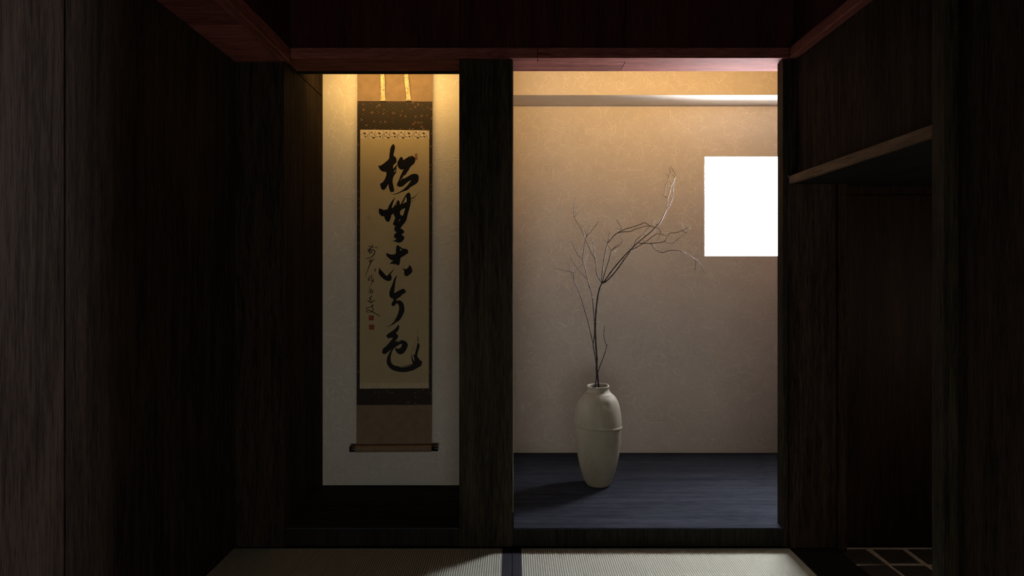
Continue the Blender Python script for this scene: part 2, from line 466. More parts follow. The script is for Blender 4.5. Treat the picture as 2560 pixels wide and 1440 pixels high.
# passage beyond the opening in the right wall
box('trim_11', 0.957, 1.118, 1.4555, 2.198, -0.05, 0.002, M['black'], None, 0.002, S)
jb = empty('wall_jamb', (1.05, D1, 0.0)); tag(jb, kind=S)
box('board', 0.9565, 1.118, D1 - 0.012, D1 + 0.04, 0.0, 1.2555, M['wall_wood'], jb, 0.001)
box('board', 1.1195, 1.150, D1 - 0.018, D1 + 0.045, -0.015, 1.2555, M['wall_wood'], jb, 0.001)
wpb = box('wall_passage_back', 1.1505, 1.90, 2.256, 2.262, -0.06, 1.2555, M['passage_wood'], kind=S)
box('board', 1.1505, 1.90, 2.248, 2.2555, -0.012, 1.222, M['passage_wood'], wpb, 0.001)
box('ceiling_passage', 0.9735, 1.90, 1.4555, 2.2, 1.256, 1.284, M['black'], kind=S)
box('ceiling_passage_near', 1.1305, 1.90, 1.0, 1.455, 1.256, 1.284, M['black'], kind=S)
box('ceiling_passage_back', 1.151, 1.90, 2.2005, 2.2475, 1.256, 1.284, M['black'], kind=S)
box('wall_passage_side', 1.90, 1.95, 1.0, 2.262, -0.06, 1.29, M['wall_wood'], kind=S)
box('wall_passage_near', 1.1305, 1.90, 0.95, 1.0, -0.06, 1.29, M['wall_wood'], kind=S)
passage_fill = empty('passage_fill_panel', (1.895, 1.5, 0.55)); tag(passage_fill, kind=S)  # unseen glowing panel, added to brighten the passage and its stones
for k in range(2):
    box('pane', 1.892, 1.897, 1.2 + 0.3 * k + 0.004, 1.5 + 0.3 * k - 0.004, 0.55, 1.05, M['passage_fill_mat'], passage_fill)
fp = box('floor_passage', 1.1185, 1.90, 1.0, 2.2475, -0.10, -0.016, M['mortar'], kind=S)
rnd = random.Random(3)
TS = 0.122
for r in range(6):
    for c in range(6):
        x0 = 1.128 + c * TS + rnd.uniform(-.003, .003); y1 = 2.228 - r * TS + rnd.uniform(-.003, .003)
        cs = [(x0 + 0.004, y1 - TS + 0.012), (x0 + TS - 0.012, y1 - TS + 0.012), (x0 + TS - 0.012, y1), (x0 + 0.004, y1)]
        cs = [(x + rnd.uniform(-.004, .004), y + rnd.uniform(-.004, .004)) for x, y in cs]
        zt = -0.0130 + rnd.uniform(-.0008, .0008)
        cxm = sum(x for x, y in cs) / 4; cym = sum(y for x, y in cs) / 4
        top = [(cxm + (x - cxm) * 0.93, cym + (y - cym) * 0.93, zt) for x, y in cs]
        mid = [(x, y, zt - 0.003) for x, y in cs]
        bot = [(x, y, -0.025) for x, y in cs]
        fs = [(0, 1, 2, 3)]
        for q in (0, 4):
            for k in range(4):
                fs.append((q + k, q + 4 + k, q + 4 + (k + 1) % 4, q + (k + 1) % 4))
        link_mesh('paving_stone', top + mid + bot, fs, M['stone'], fp)

# rest of the room behind the viewer, with a low glowing fill panel added there
box('wall_back', XL - 0.1, 1.05, YB - 0.1, YB, -0.058, ZC, M['wall_wood'], kind=S)
room_fill = empty('room_fill_panel', (0, YB + 0.02, 0.02)); tag(room_fill, kind=S)
for k in range(4):
    box('pane', -0.8 + 0.4 * k + 0.004, -0.4 + 0.4 * k - 0.004, YB + 0.006, YB + 0.012, 0.02, 0.34, M['room_fill_mat'], room_fill)

# ------------------------------------------------------------------ washi fibres, laid on the papered walls
def fibres(name, n, x0, x1, z0, z1, d, parent, seed, hole=None):
    rn = random.Random(seed)
    verts, faces, tone = [], [], []
    for i in range(n):
        x, z = rn.uniform(x0, x1), rn.uniform(z0, z1)
        a = rn.uniform(0, 2 * math.pi); L = rn.uniform(0.018, 0.095) * (0.6 if rn.random() < 0.5 else 1)
        k0 = rn.gauss(0, 26); dk = rn.gauss(0, 520)
        st = 9; w = rn.uniform(0.0005, 0.0014); t = rn.random() ** 1.3
        pts = []; a_, x_, z_ = a, x, z
        for s in range(st + 1):
            pts.append((x_, z_, a_))
            ds = L / st
            a_ += (k0 + dk * (s * ds - L / 2)) * ds + rn.gauss(0, 0.10)
            x_ += math.cos(a_) * ds; z_ += math.sin(a_) * ds
        if any(not (x0 < p[0] < x1 and z0 < p[1] < z1) for p in pts): continue
        if hole and any(hole[0] - 0.008 < p[0] < hole[1] + 0.008 and hole[2] - 0.008 < p[1] < hole[3] + 0.008 for p in pts): continue
        b = len(verts)
        for s, (px_, pz_, pa) in enumerate(pts):
            ww = w * (1 - (2 * s / st - 1) ** 2 * 0.7)
            nx, nz = -math.sin(pa) * ww, math.cos(pa) * ww
            verts += [(px_ + nx, d - 0.0002, pz_ + nz), (px_, d - 0.0002 - ww * 0.7, pz_), (px_ - nx, d - 0.0002, pz_ - nz)]
            tone += [t] * 3
        for s in range(st):
            q = b + 3 * s
            faces += [(q, q + 1, q + 4, q + 3), (q + 1, q + 2, q + 5, q + 4)]
    o = link_mesh(name, verts, faces, M['fibre'], parent, smooth=True)
    at_ = o.data.attributes.new('tone', 'FLOAT', 'POINT')
    at_.data.foreach_set('value', tone)
    o['kind'] = 'stuff'
    return o
fibres('paper_fibres', 8000, 0.006, 1.6, ZS, ZB - 0.002, DB_R, wbr, 1, (WX0, WX1, WZ0, WZ1))
fibres('paper_fibres', 1500, 0.006, 1.6, ZB + 0.002, 2.1, DSTEP, wup, 2)
fibres('paper_fibres', 4600, -0.788, -0.07, ZS, 2.1, DB_L, wbl, 3)

# ------------------------------------------------------------------ tatami mats
def tatami(x0, x1, heri_side, label):
    root = empty('tatami_mat', ((x0 + x1) / 2, 0.3, -0.056))
    tag(root, label, 'tatami mat', 'tatami mats on the room floor')
    hw = 0.032
    a, b = (x0, x1 - hw) if heri_side > 0 else (x0 + hw, x1)
    y0, y1 = YB + 0.01, 2.208
    pitch = 0.0075
    nr = int(round((b - a) / pitch))
    prof = []
    off = (math.ceil(a / pitch) * pitch) - a
    x = a
    zt = 0.0
    while x < b - 1e-6:
        ph = (x / pitch) % 1.0
        prof.append((x, zt - 0.0016 * (abs(2 * ph - 1) ** 2.5)))
        x += pitch / 6
    prof.append((b, zt - 0.0016))
    ys = [y0, 1.0, y1 - 0.003, y1]
    verts, faces = [], []
    for yi, y in enumerate(ys):
        for (px_, pz_) in prof:
            verts.append((px_, y, pz_ - (0.0025 if yi == 3 else 0)))
    n = len(prof)
    for yi in range(len(ys) - 1):
        for i in range(n - 1):
            faces.append((yi * n + i, yi * n + i + 1, (yi + 1) * n + i + 1, (yi + 1) * n + i))
    base = len(verts)
    for yi in (0, 3):
        for (px_, pz_) in (prof[0], prof[-1]): verts.append((px_, ys[yi], -0.055))
    # front, back, sides, bottom
    faces.append([3 * n + i for i in range(n)] + [base + 3, base + 2])
    faces.append([n - 1 - i for i in range(n)] + [base, base + 1])
    faces.append([base, 0, n, 2 * n, 3 * n, base + 2][::-1])
    faces.append([base + 1, n - 1, 2 * n - 1, 3 * n - 1, 4 * n - 1, base + 3])
    faces.append([base, base + 2, base + 3, base + 1])
    link_mesh('woven_surface', verts, faces, M['rush'], root)
    h0, h1 = (x1 - hw, x1) if heri_side > 0 else (x0, x0 + hw)
    box('edge_cloth', h0, h1, y0, y1, -0.055, 0.0006, M['heri'], root, 0.0012)
tatami(XL, -0.0012, 1, 'woven rush tatami mat lying mostly in shadow before the scroll bay')
tatami(0.0002, XR - 0.001, -1, 'woven rush tatami mat lit by daylight before the vase bay')

# ------------------------------------------------------------------ hanging scroll
DS = 2.648
scroll = empty('hanging_scroll', (pxx(986, DS), DB_L - 0.001, pzz(1130, DS)))
tag(scroll, 'hanging calligraphy scroll with tan silk ends and dark brocade mount on the papered wall', 'scroll')

def sheet(name, corners, d, th, mat, parent=scroll):
    """thin sheet; corners in pixels, clockwise from upper left; front face at depth d"""
    f = [W(x, y, d) for x, y in corners]
    b = [v + Vector((0, th, 0)) for v in f]
    fs = [(0, 1, 2, 3)[::-1], (4, 5, 6, 7)] + [(k, (k + 1) % 4, 4 + (k + 1) % 4, 4 + k) for k in range(4)]
    return link_mesh(name, f + b, fs, mat, parent)

TOPY = 92
sheet('upper_cloth', [(893.5, TOPY), (1081.5, TOPY), (1081.2, 254), (893.5, 252.5)], DS, 0.0012, M['tan_cloth'])
sheet('brocade_mount', [(893.3, 252.8), (1081.0, 254.3), (1079.6, 1012), (891.3, 1012.5)], DS - 0.0004, 0.0016, M['brocade'])
sheet('lower_cloth', [(891.3, 1012.7), (1079.6, 1012.2), (1079.2, 1118), (890.8, 1119)], DS, 0.0012, M['tan_cloth'])
sheet('paper', [(900.6, 347), (1073, 347), (1072, 962), (899.4, 962)], DS - 0.0009, 0.0005, M['paper'])
ich_t = sheet('cream_band', [(900.6, 324.3), (1073, 326), (1073, 346.8), (900.6, 346.8)], DS - 0.0010, 0.0006, M['cream_silk'])
ich_b = sheet('cream_band', [(899.4, 957.8), (1072, 957.8), (1072, 970.5), (899.4, 971.5)], DS - 0.0014, 0.0005, M['cream_silk'])

# flat shapes on the scroll
def fill(polys_list, d):
    verts, faces = [], []
    for polys in polys_list:
        loops = [[W(x, y, d) for x, y in p] for p in polys]
        flat = [v for lp in loops for v in lp]
        tri = tessellate_polygon([[Vector((v.x, v.z, 0)) for v in lp] for lp in loops])
        b = len(verts); verts += flat
        for t in tri:
            a_, b_, c_ = (flat[i] for i in t)
            if ((b_ - a_).cross(c_ - a_)).y > 0: t = (t[0], t[2], t[1])
            faces.append(tuple(b + i for i in t))
    return verts, faces

def ribbon_poly(pts, n=5):
    """pts (x, y, width) -> closed outline"""
    p = catmull(pts, n)
    L, R = [], []
    for i, (x, y, w) in enumerate(p):
        a_ = p[max(i - 1, 0)]; b_ = p[min(i + 1, len(p) - 1)]
        dx, dy = b_[0] - a_[0], b_[1] - a_[1]; l = math.hypot(dx, dy) or 1
        nx, ny = -dy / l * w / 2, dx / l * w / 2
        L.append((x + nx, y + ny)); R.append((x - nx, y - ny))
    # round caps
    def cap(c, w, ang):
        return [(c[0] + math.cos(ang + t) * w / 2, c[1] + math.sin(ang + t) * w / 2) for t in (-0.9, -0.4, 0.0, 0.4, 0.9)]
    e = p[-1]; ae = math.atan2(p[-1][1] - p[-2][1], p[-1][0] - p[-2][0])
    s = p[0]; as_ = math.atan2(p[0][1] - p[1][1], p[0][0] - p[1][0])
    return L, R, cap(e, e[2], ae), cap(s, s[2], as_)

def ribbon_quads(list_pts, ox, oy, sc, d, n=5):
    verts, faces = [], []
    for pts in list_pts:
        L, R, ce, cs = ribbon_poly(pts, n)
        b = len(verts); m_ = len(L)
        tr = lambda q: W(ox + q[0] / sc, oy + q[1] / sc, d)
        verts += [tr(q) for q in L] + [tr(q) for q in R]
        for i in range(m_ - 1): faces.append((b + i, b + i + 1, b + m_ + i + 1, b + m_ + i))
        k = len(verts); verts += [tr(q) for q in ce]
        faces.append([b + m_ - 1] + [k + 4 - i for i in range(5)][::1] + [b + 2 * m_ - 1])
        k = len(verts); verts += [tr(q) for q in cs]
        faces.append([b] + [k + i for i in range(5)] + [b + m_])
    return verts, faces

ox = 930
C1 = (345, [[[(508,148),(535,165),(550,215),(545,280),(525,360),(518,425),(550,445),(580,485),(590,530),(585,580),(555,615),(515,650),(508,690),(512,735),(555,685),(600,635),(592,690),(585,760),(575,830),(550,870),(520,920),(500,980),(495,1050),(510,1140),(530,1240),(528,1285),(490,1292),(460,1305),(430,1265),(405,1190),(392,1110),(360,1160),(320,1220),(275,1247),(235,1230),(210,1185),(200,1125),(182,1105),(225,1085),(270,1045),(305,990),(335,920),(348,850),(335,815),(290,808),(240,795),(195,760),(170,715),(150,660),(190,668),(240,640),(300,600),(340,560),(365,550),(385,520),(412,490),(415,430),(428,340),(440,250),(470,185)],
   [(525,808),(553,765),(572,742),(560,785),(540,818)]],
  [[(712,455),(738,480),(752,525),(800,500),(870,455),(920,430),(960,428),(1005,450),(1035,490),(1040,530),(1025,590),(990,630),(940,675),(905,720),(880,770),(850,810),(800,885),(765,895),(740,940),(735,970),(770,972),(830,940),(900,900),(950,872),(1020,858),(1080,868),(1115,905),(1122,950),(1110,1030),(1080,1080),(1010,1130),(920,1180),(870,1235),(800,1265),(700,1300),(620,1335),(540,1355),(420,1362),(500,1352),(600,1320),(680,1282),(760,1225),(850,1140),(910,1060),(940,1012),(880,1040),(820,1085),(760,1140),(700,1170),(640,1168),(605,1140),(602,1100),(630,1040),(670,940),(710,850),(750,765),(762,742),(720,762),(680,752),(640,715),(612,660),(605,600),(625,550),(650,510),(670,472)],
   [(700,985),(715,960),(728,972),(712,992)], [(672,1022),(690,1000),(694,1008),(680,1026)], [(912,448),(930,442),(936,456),(922,460)]]], [])
C2 = (475, [[[(165,455),(205,447),(245,460),(275,478),(330,470),(370,462),(395,405),(440,320),(490,250),(530,200),(562,175),(535,225),(515,280),(490,360),(475,420),(490,430),(520,400),(560,345),(595,290),(600,270),(635,245),(660,280),(670,350),(685,345),(715,290),(750,220),(790,150),(820,105),(850,75),(885,60),(915,85),(928,140),(932,220),(925,320),(905,420),(885,490),(860,570),(845,650),(825,720),(785,790),(740,840),(705,890),(688,918),(750,960),(772,1005),(745,1045),(710,1072),(755,1105),(778,1145),(755,1195),(710,1245),(645,1267),(590,1250),(555,1238),(500,1225),(545,1205),(592,1170),(560,1163),(530,1130),(530,1090),(555,1045),(592,1012),(560,995),(535,950),(540,905),(555,862),(525,845),(500,815),(520,770),(540,710),(555,680),(540,630),(520,590),(522,570),(490,580),(465,610),(450,670),(430,730),(400,765),(370,762),(330,730),(305,685),(290,635),(245,630),(200,600),(172,560),(163,510)],
   [(690,490),(790,438),(775,510),(740,612),(678,585)], [(820,160),(832,230),(828,290),(790,300),(735,335),(770,260),(800,190)], [(632,750),(650,720),(685,700),(670,725)], [(572,370),(580,335),(592,320),(588,350)]]],
  [[(932,210,18),(980,190,22),(1030,160,16),(1080,100,7),(1130,30,3)], [(930,290,14),(980,255,7),(1060,190,3)]])
C3 = (600, [[[(625,118),(650,150),(685,165),(715,195),(770,208),(820,215),(860,240),(867,315),(820,340),(780,375),(720,405),(685,440),(672,520),(660,580),(630,608),(605,600),(570,580),(515,598),(530,575),(470,572),(425,572),(445,545),(510,490),(470,488),(420,450),(370,400),(337,350),(358,318),(400,332),(470,350),(530,342),(570,322),(572,250),(580,180),(600,130)], [(675,215),(690,212),(708,235),(682,258)]],
  [[(175,655),(195,695),(240,745),(290,800),(345,860),(375,848),(420,800),(480,740),(545,680),(500,745),(470,790),(445,835),(470,865),(475,905),(462,955),(410,985),(340,972),(270,930),(210,875),(165,815),(158,760),(170,710)]],
  [[(885,605),(915,615),(945,650),(960,700),(970,745),(945,795),(890,840),(830,872),(785,845),(770,805),(772,740),(750,705),(718,675),(770,692),(825,695),(865,665),(885,630)]]], [])
C4 = (700, [[[(610,-110),(585,-50),(565,20),(555,100),(545,190),(535,270),(540,312),(590,285),(650,250),(740,212),(780,225),(815,275),(790,310),(730,345),(680,400),(610,445),(582,495),(650,487),(710,510),(755,570),(775,640),(778,740),(755,810),(710,900),(660,965),(600,1010),(540,1050),(480,1080),(400,1120),(325,1132),(390,1112),(450,1075),(520,1005),(570,920),(615,830),(642,740),(650,670),(640,610),(605,562),(575,575),(545,615),(515,628),(480,615),(465,578),(480,540),(518,465),(470,440),(430,400),(415,350),(420,280),(445,200),(480,120),(510,40),(520,0),(550,-60)],
   [(545,1038),(575,1000),(592,990),(580,1012)]]], [])
C5 = (800, [[[(620,115),(645,130),(655,170),(640,230),(610,280),(580,310),(605,345),(632,385),(610,440),(575,490),(560,520),(620,500),(700,485),(760,490),(820,520),(855,570),(858,620),(835,690),(795,755),(740,810),(685,825),(630,810),(590,770),(560,715),(540,662),(520,690),(490,740),(465,810),(450,890),(450,970),(470,1030),(510,1075),(570,1100),(650,1110),(740,1105),(830,1095),(910,1068),(975,1040),(960,990),(945,910),(955,850),(968,850),(972,900),(995,960),(1015,985),(1010,910),(990,840),(1000,820),(1020,845),(1040,770),(1065,680),(1080,600),(1105,562),(1138,570),(1140,640),(1125,700),(1095,800),(1090,870),(1120,920),(1160,970),(1200,995),(1195,1060),(1170,1105),(1090,1150),(1000,1200),(880,1235),(770,1250),(660,1245),(550,1220),(460,1180),(400,1120),(360,1050),(352,980),(365,900),(390,840),(430,765),(462,710),(400,755),(340,805),(300,818),(248,800),(245,760),(265,690),(330,635),(390,570),(440,510),(498,435),(440,430),(390,442),(370,420),(340,380),(395,325),(460,280),(540,220),(590,170),(610,140)],
   [(556,655),(610,618),(680,578),(718,583),(708,628),(680,668),(630,688),(580,677)], [(650,1120),(760,1117),(850,1107),(940,1077),(975,1058),(972,1068),(890,1107),(790,1130),(680,1134)], [(612,528),(650,505),(690,498),(660,520)]]],
  [[(1088,395,12),(1100,420,18),(1096,450,14)], [(1098,455,18),(1106,490,26),(1100,515,14)], [(1092,540,8),(1108,556,18)], [(1092,210,3),(1094,330,6)], [(1085,330,5),(1090,360,7)], [(1010,640,4),(1020,700,7),(1012,740,5)], [(985,610,3),(965,720,6),(945,800,6),(928,870,9)], [(1035,500,3),(1020,620,5)], [(1095,110,2),(1092,210,3)]])
ROFF = DS - 0.0012
for oy, polys, ribs in (C1, C2, C3, C4, C5):
    pl = [[[(ox + x / 9.6, oy + y / 9.6) for x, y in catmull(lp, 3, True)] for lp in grp] for grp in polys]
    v_, f_ = fill(pl, ROFF)
    if ribs:
        v2, f2 = ribbon_quads(ribs, ox, oy, 9.6, ROFF)
        f_ += [tuple(len(v_) + i for i in f) for f in f2]; v_ += v2
    link_mesh('ink_character', v_, f_, M['ink'], scroll)
SIG_A = [[(270,185,18),(300,205,22),(335,190,22),(395,170,24)], [(225,285,18),(290,265,20),(350,230,22),(400,212,18)], [(330,240,18),(280,300,22),(235,345,24)],
  [(235,345,22),(300,310,24),(370,295,24),(425,310,26),(445,350,28),(430,410,28),(390,470,26),(320,520,22),(240,550,18),(160,570,12)],
  [(300,320,22),(285,360,24),(300,395,26),(340,380,26),(360,340,20),(350,305,16)], [(462,215,20),(500,240,26)]]
SIG_B = [[(428,555,12),(390,600,20),(350,630,22)], [(350,605,24),(310,600,22),(285,640,24),(300,665,24),(340,655,24),(355,620,22)],
  [(330,650,30),(300,730,26),(260,820,22),(230,910,18),(190,1010,14),(160,1110,6)], [(450,855,14),(452,900,30),(452,940,22)]]
SIG_C = [[(225,1165,16),(240,1165,14)], [(292,1060,10),(272,1130,20),(258,1220,26)], [(300,1190,16),(305,1215,18)], [(305,1140,16),(340,1130,14),(378,1108,10)], [(355,1055,22),(345,1150,14),(350,1245,14)],
  [(375,1165,14),(410,1185,18),(360,1220,18),(410,1230,20),(375,1265,20),(330,1320,14),(300,1400,10),(270,1510,6),(255,1600,4)]]
SIG_D = [[(335,130,14),(305,205,24),(305,255,26),(340,275,24),(380,240,26),(370,195,18),(325,190,14)], [(340,205,12),(342,215,12)]]
SIG_E = [[(360,350,20),(330,390,22),(275,440,22),(320,430,22),(310,480,18),(340,470,16),(345,510,14)], [(300,372,12),(302,378,12)], [(225,490,18),(280,525,30),(335,552,30),(390,520,24),(465,465,8)]]
SIG_F = [[(195,735,30),(250,705,18),(320,685,18),(385,650,34),(400,635,20)], [(360,618,18),(365,650,16)], [(340,700,22),(385,715,18),(400,760,20),(370,820,22)],
  [(370,830,14),(300,852,12),(210,845,14),(195,820,22),(225,792,22),(290,795,26),(370,835,24),(470,885,22),(590,965,22)]]
for oy, sg in ((600, SIG_A), (600, SIG_B), (600, SIG_C), (710, SIG_D), (710, SIG_E), (710, SIG_F)):
    v_, f_ = ribbon_quads(sg, 900, oy, 12.0, ROFF, 4)
    link_mesh('ink_signature', v_, f_, M['ink'], scroll)
def seal(x0, y0, x1, y1, sc, ox_, oy_, mat):
    q = [(ox_ + x / sc, oy_ + y / sc) for x, y in ((x0, y0), (x1, y0), (x1, y1), (x0, y1))]
    return sheet('seal_stamp', q, ROFF, 0.0002, mat)
seal(262, 940, 412, 1090, 12, 900, 710, M['seal']); seal(270, 1220, 425, 1370, 12, 900, 710, M['seal'])
seal(1028, 378, 1092, 530, 9.6, 930, 345, M['seal_faint'])

# vine pattern on the cream bands: one repeat of curls, buds and flowers, run along the band
UNIT_R = [[(260,600,22),(330,670,26),(430,690,28),(540,660,22)], [(700,545,26),(720,640,34),(770,740,34),(800,775,20)], [(745,560,20),(790,480,28),(870,420,24),(950,410,18)],
          [(790,560,16),(860,630,26),(940,655,28),(1030,620,26),(1080,590,14)], [(1060,440,14),(1130,500,30),(1180,560,34),(1250,650,34),(1340,690,28)],
          [(1170,510,18),(1190,420,24),(1240,355,34)], [(840,520,22),(870,510,26),(890,540,26),(860,565,20)], [(760,290,18),(810,320,22),(790,370,16)], [(320,520,20),(350,500,26),(370,520,22)]]
UNIT_P = [[(405,430),(470,400),(500,360),(530,400),(590,410),(640,530),(580,490),(520,540),(480,470)], [(490,600),(600,610),(660,770),(590,720)], [(890,340),(960,365),(1040,325),(1010,400),(1050,520),(1000,450)],
          [(1000,690),(1050,700),(1095,645),(1125,700),(1210,665),(1180,775),(1030,770)]]
def vines(parent, y0, hgt, x0, x1, d, mat, flip=False):
    polys, ribs = [], []
    sc = 545.0 / hgt; per = 945 / sc
    x = x0 - 255 / sc
    def okp(q): return x0 + 0.3 < q[0] < x1 - 0.3 and y0 + 0.2 < q[1] < y0 + hgt - 0.2
    f = lambda px_, py_: (x + px_ / sc, y0 + ((785 - py_) if flip else (py_ - 240)) / sc)
    for k in range(16):
        for p in UNIT_P:
            q = [f(*c) for c in p]
            if all(okp(c) for c in q): polys.append([q])
        for r in UNIT_R:
            q = [f(c[0], c[1]) + (c[2] / sc,) for c in r]
            if all(okp(c) for c in q): ribs.append(q)
        x += per
    v_, f_ = fill(polys, d)
    v2, f2 = ribbon_quads(ribs, 0, 0, 1, d, 4)
    f_ += [tuple(len(v_) + i for i in fc) for fc in f2]; v_ += v2
    o = link_mesh('vine_pattern', v_, f_, mat, parent); o['kind'] = 'stuff'
vines(ich_t, 325.2, 21.3, 900.8, 1072.8, DS - 0.0012, M['vine_brown'])
vines(ich_b, 958.3, 12.4, 899.6, 1071.8, DS - 0.0016, M['vine_gold'], True)

# two hanging straps with their stitched ends
for pts in ([(955.5, TOPY), (956.2, 184), (956.8, 215), (957.3, 247)], [(1010.5, TOPY), (1015, 184), (1017.5, 212), (1021.5, 246)]):
    v_, f_ = [], []
    p = catmull(pts, 8)
    n = len(p)
    for i, (x, y) in enumerate(p):
        t = i / (n - 1)
        d = DS - 0.0035 - 0.006 * math.sin(t * 3.0) ** 2
        for dx in (-5.2, 5.2):
            v_.append(W(x + dx, y, d))
    nn = len(v_)
    v_ += [q + Vector((0, 0.0008, 0)) for q in v_]
    for i in range(n - 1):
        a_ = 2 * i
        f_ += [(a_, a_ + 2, a_ + 3, a_ + 1), (nn + a_, nn + a_ + 1, nn + a_ + 3, nn + a_ + 2), (a_, nn + a_, nn + a_ + 2, a_ + 2), (a_ + 1, a_ + 3, nn + a_ + 3, nn + a_ + 1)]
    st_ = link_mesh('strap', v_, f_, M['strap'], scroll)
    x, y = p[-1]
    d = DS - 0.0042
    sheet('strap_end', [(x - 5.4, y - 2), (x + 5.4, y - 2), (x + 6.6, y + 5.6), (x - 6.6, y + 5.2)], d, 0.0018, M['strap'], st_)

# roller wrapped in cloth with black knobs, top rod, cord and nail
def tube(p0, p1, r0, r1, seg=20, caps=True):
    a_ = Vector(p0); b_ = Vector(p1); d = (b_ - a_).normalized()
    u = d.orthogonal().normalized(); w_ = d.cross(u)
    v_, f_ = [], []
    for c, r in ((a_, r0), (b_, r1)):
        for k in range(seg):
            t = 2 * math.pi * k / seg
            v_.append(c + (u * math.cos(t) + w_ * math.sin(t)) * r)
    for k in range(seg):
        j = (k + 1) % seg
        f_.append((k, j, seg + j, seg + k))
    if caps: f_ += [tuple(range(seg))[::-1], tuple(range(seg, 2 * seg))]
    return v_, f_
DR = DS - 0.0145
rl, rr = W(889.3, 1122.2, DR), W(1079.2, 1120.6, DR)
rr.y = rl.y = DR
RR = 0.0143
v_, f_ = tube(rl, rr, RR, RR); roller = link_mesh('roller', v_, f_, M['tan_cloth'], scroll, smooth=False)
for s, base_, px_ in ((-1, rl, 874.5), (1, rr, 1095)):
    dirv = (rr - rl).normalized() * s
    L_ = abs(pxx(px_, DR) - base_.x)
    verts, faces = [], []
    prof = [(0.0003, 0.0118), (0.004, 0.0118), (0.005, 0.0122), (L_ * 0.55, 0.0124), (L_ * 0.9, 0.0132), (L_ * 0.97, 0.0128), (L_, 0.011), (L_ + 0.0002, 0.0005)]
    for (t, r) in prof:
        for k in range(24):
            an = 2 * math.pi * k / 24
            verts.append(base_ + dirv * t + Vector((0, math.cos(an) * r, math.sin(an) * r)))
    for q in range(len(prof) - 1):
        for k in range(24):
            j = (k + 1) % 24
            fc = (q * 24 + k, q * 24 + j, (q + 1) * 24 + j, (q + 1) * 24 + k)
            faces.append(fc if s > 0 else fc[::-1])
    link_mesh('roller_knob', verts, faces, M['lacquer'], roller, smooth=True)
zt = pzz(TOPY, DS)
xl_, xr_ = pxx(892, DS), pxx(1083, DS)
v_, f_ = tube((xl_, DS + 0.002, zt + 0.006), (xr_, DS + 0.002, zt + 0.006), 0.007, 0.007); link_mesh('top_rod', v_, f_, M['tan_cloth'], scroll)
nail = Vector(((xl_ + xr_) / 2, DS + 0.008, zt + 0.11))
bm = bmesh.new(); bm.free()
vv, ff = [], []
for a_, b_ in (((xl_ + 0.08, DS + 0.002, zt + 0.013), nail), (nail, (xr_ - 0.08, DS + 0.002, zt + 0.013))):
    v_, f_ = tube(a_, b_, 0.002, 0.002, 8); ff += [tuple(len(vv) + i for i in fc) for fc in f_]; vv += v_
link_mesh('cord', vv, ff, M['cream_silk'], scroll)
v_, f_ = tube((nail.x, nail.y - 0.01, nail.z - 0.003), (nail.x, DB_L, nail.z - 0.003), 0.003, 0.003, 10); link_mesh('nail', v_, f_, M['lacquer'], scroll)

# ------------------------------------------------------------------ vase
DV = 2.68
VX, VZ = pxx(1495.2, DV), ZS
vase = empty('vase', (VX, DV, VZ))
tag(vase, 'tall pale clay bottle vase with raised ring, standing on the black alcove floor', 'vase')
SCV = 4.5 * F / DV
def vz(y): return (1263 - y) / SCV
prof = [(0, 0.0), (112, 0.0), (124, 0.0025)] + [(hw, vz(y)) for hw, y in ((140, 1238), (158, 1200), (178, 1140), (196, 1080), (213, 1010), (227, 940), (238, 860), (247, 770), (253, 690), (257, 640), (259, 610),
        (261, 585), (262, 560), (259, 520), (253, 470), (244, 415), (229, 355), (208, 308), (182, 272), (154, 242), (132, 222), (119, 203), (115, 190), (117, 178), (122, 166), (124, 158), (122, 153), (117, 151), (108, 153), (101, 160), (98, 175), (98, 195), (110, 215), (140, 250), (150, 300))]
# a lathe made finer near the ring
fine = catmull([(r / SCV if r else 0.0, z) for r, z in prof], 5)
SEG = 72
zr = vz(598)
verts, faces = [], []
for (r, z) in fine:
    for k in range(SEG):
        t = 2 * math.pi * k / SEG
        x = math.cos(t); y = math.sin(t)
        rr_ = r
        if r > 0.06 and z > 0.1:
            zc_ = zr - 0.0055 * x - 0.001 * math.sin(2 * t + 1)
            dz = z - zc_
            rr_ += (0.0042 if x > 0 else 0.0030) * math.exp(-(dz / (0.0055 if dz > 0 else 0.0032)) ** 2)
            rr_ += 0.0012 * math.sin(3 * t + z * 20) * min(1, (z - 0.1) * 10)
        # dent under the neck on the viewer's side
        if 0.30 < z < 0.385 and r > 0.045:
            dt = (t - math.radians(285) + math.pi) % (2 * math.pi) - math.pi
            rr_ -= 0.0045 * math.exp(-(dt / 0.22) ** 2 - ((z - 0.345) / 0.016) ** 2)
        zz = z + (0.003 * math.sin(t + 0.6) if z > 0.385 else 0.0) + (0.0012 * math.sin(3 * t) if z > 0.385 else 0.0)
        verts.append((VX + x * rr_ * (1.0 + 0.012 * math.cos(2 * t)), DV + y * rr_, VZ + zz))
nf = len(fine)
for q in range(nf - 1):
    for k in range(SEG):
        j = (k + 1) % SEG
        faces.append((q * SEG + k, q * SEG + j, (q + 1) * SEG + j, (q + 1) * SEG + k))
link_mesh('body', verts, faces, M['clay'], vase, smooth=True)
bm = bmesh.new()
bmesh.ops.create_icosphere(bm, subdivisions=2, radius=0.011, matrix=Matrix.Translation((VX - 0.012, DV + 0.004, VZ + vz(178))) @ Matrix.Diagonal((1, 1, 0.6, 1)))
link_bm('stem_holder', bm, M['navy_plastic'], vase, smooth=True)

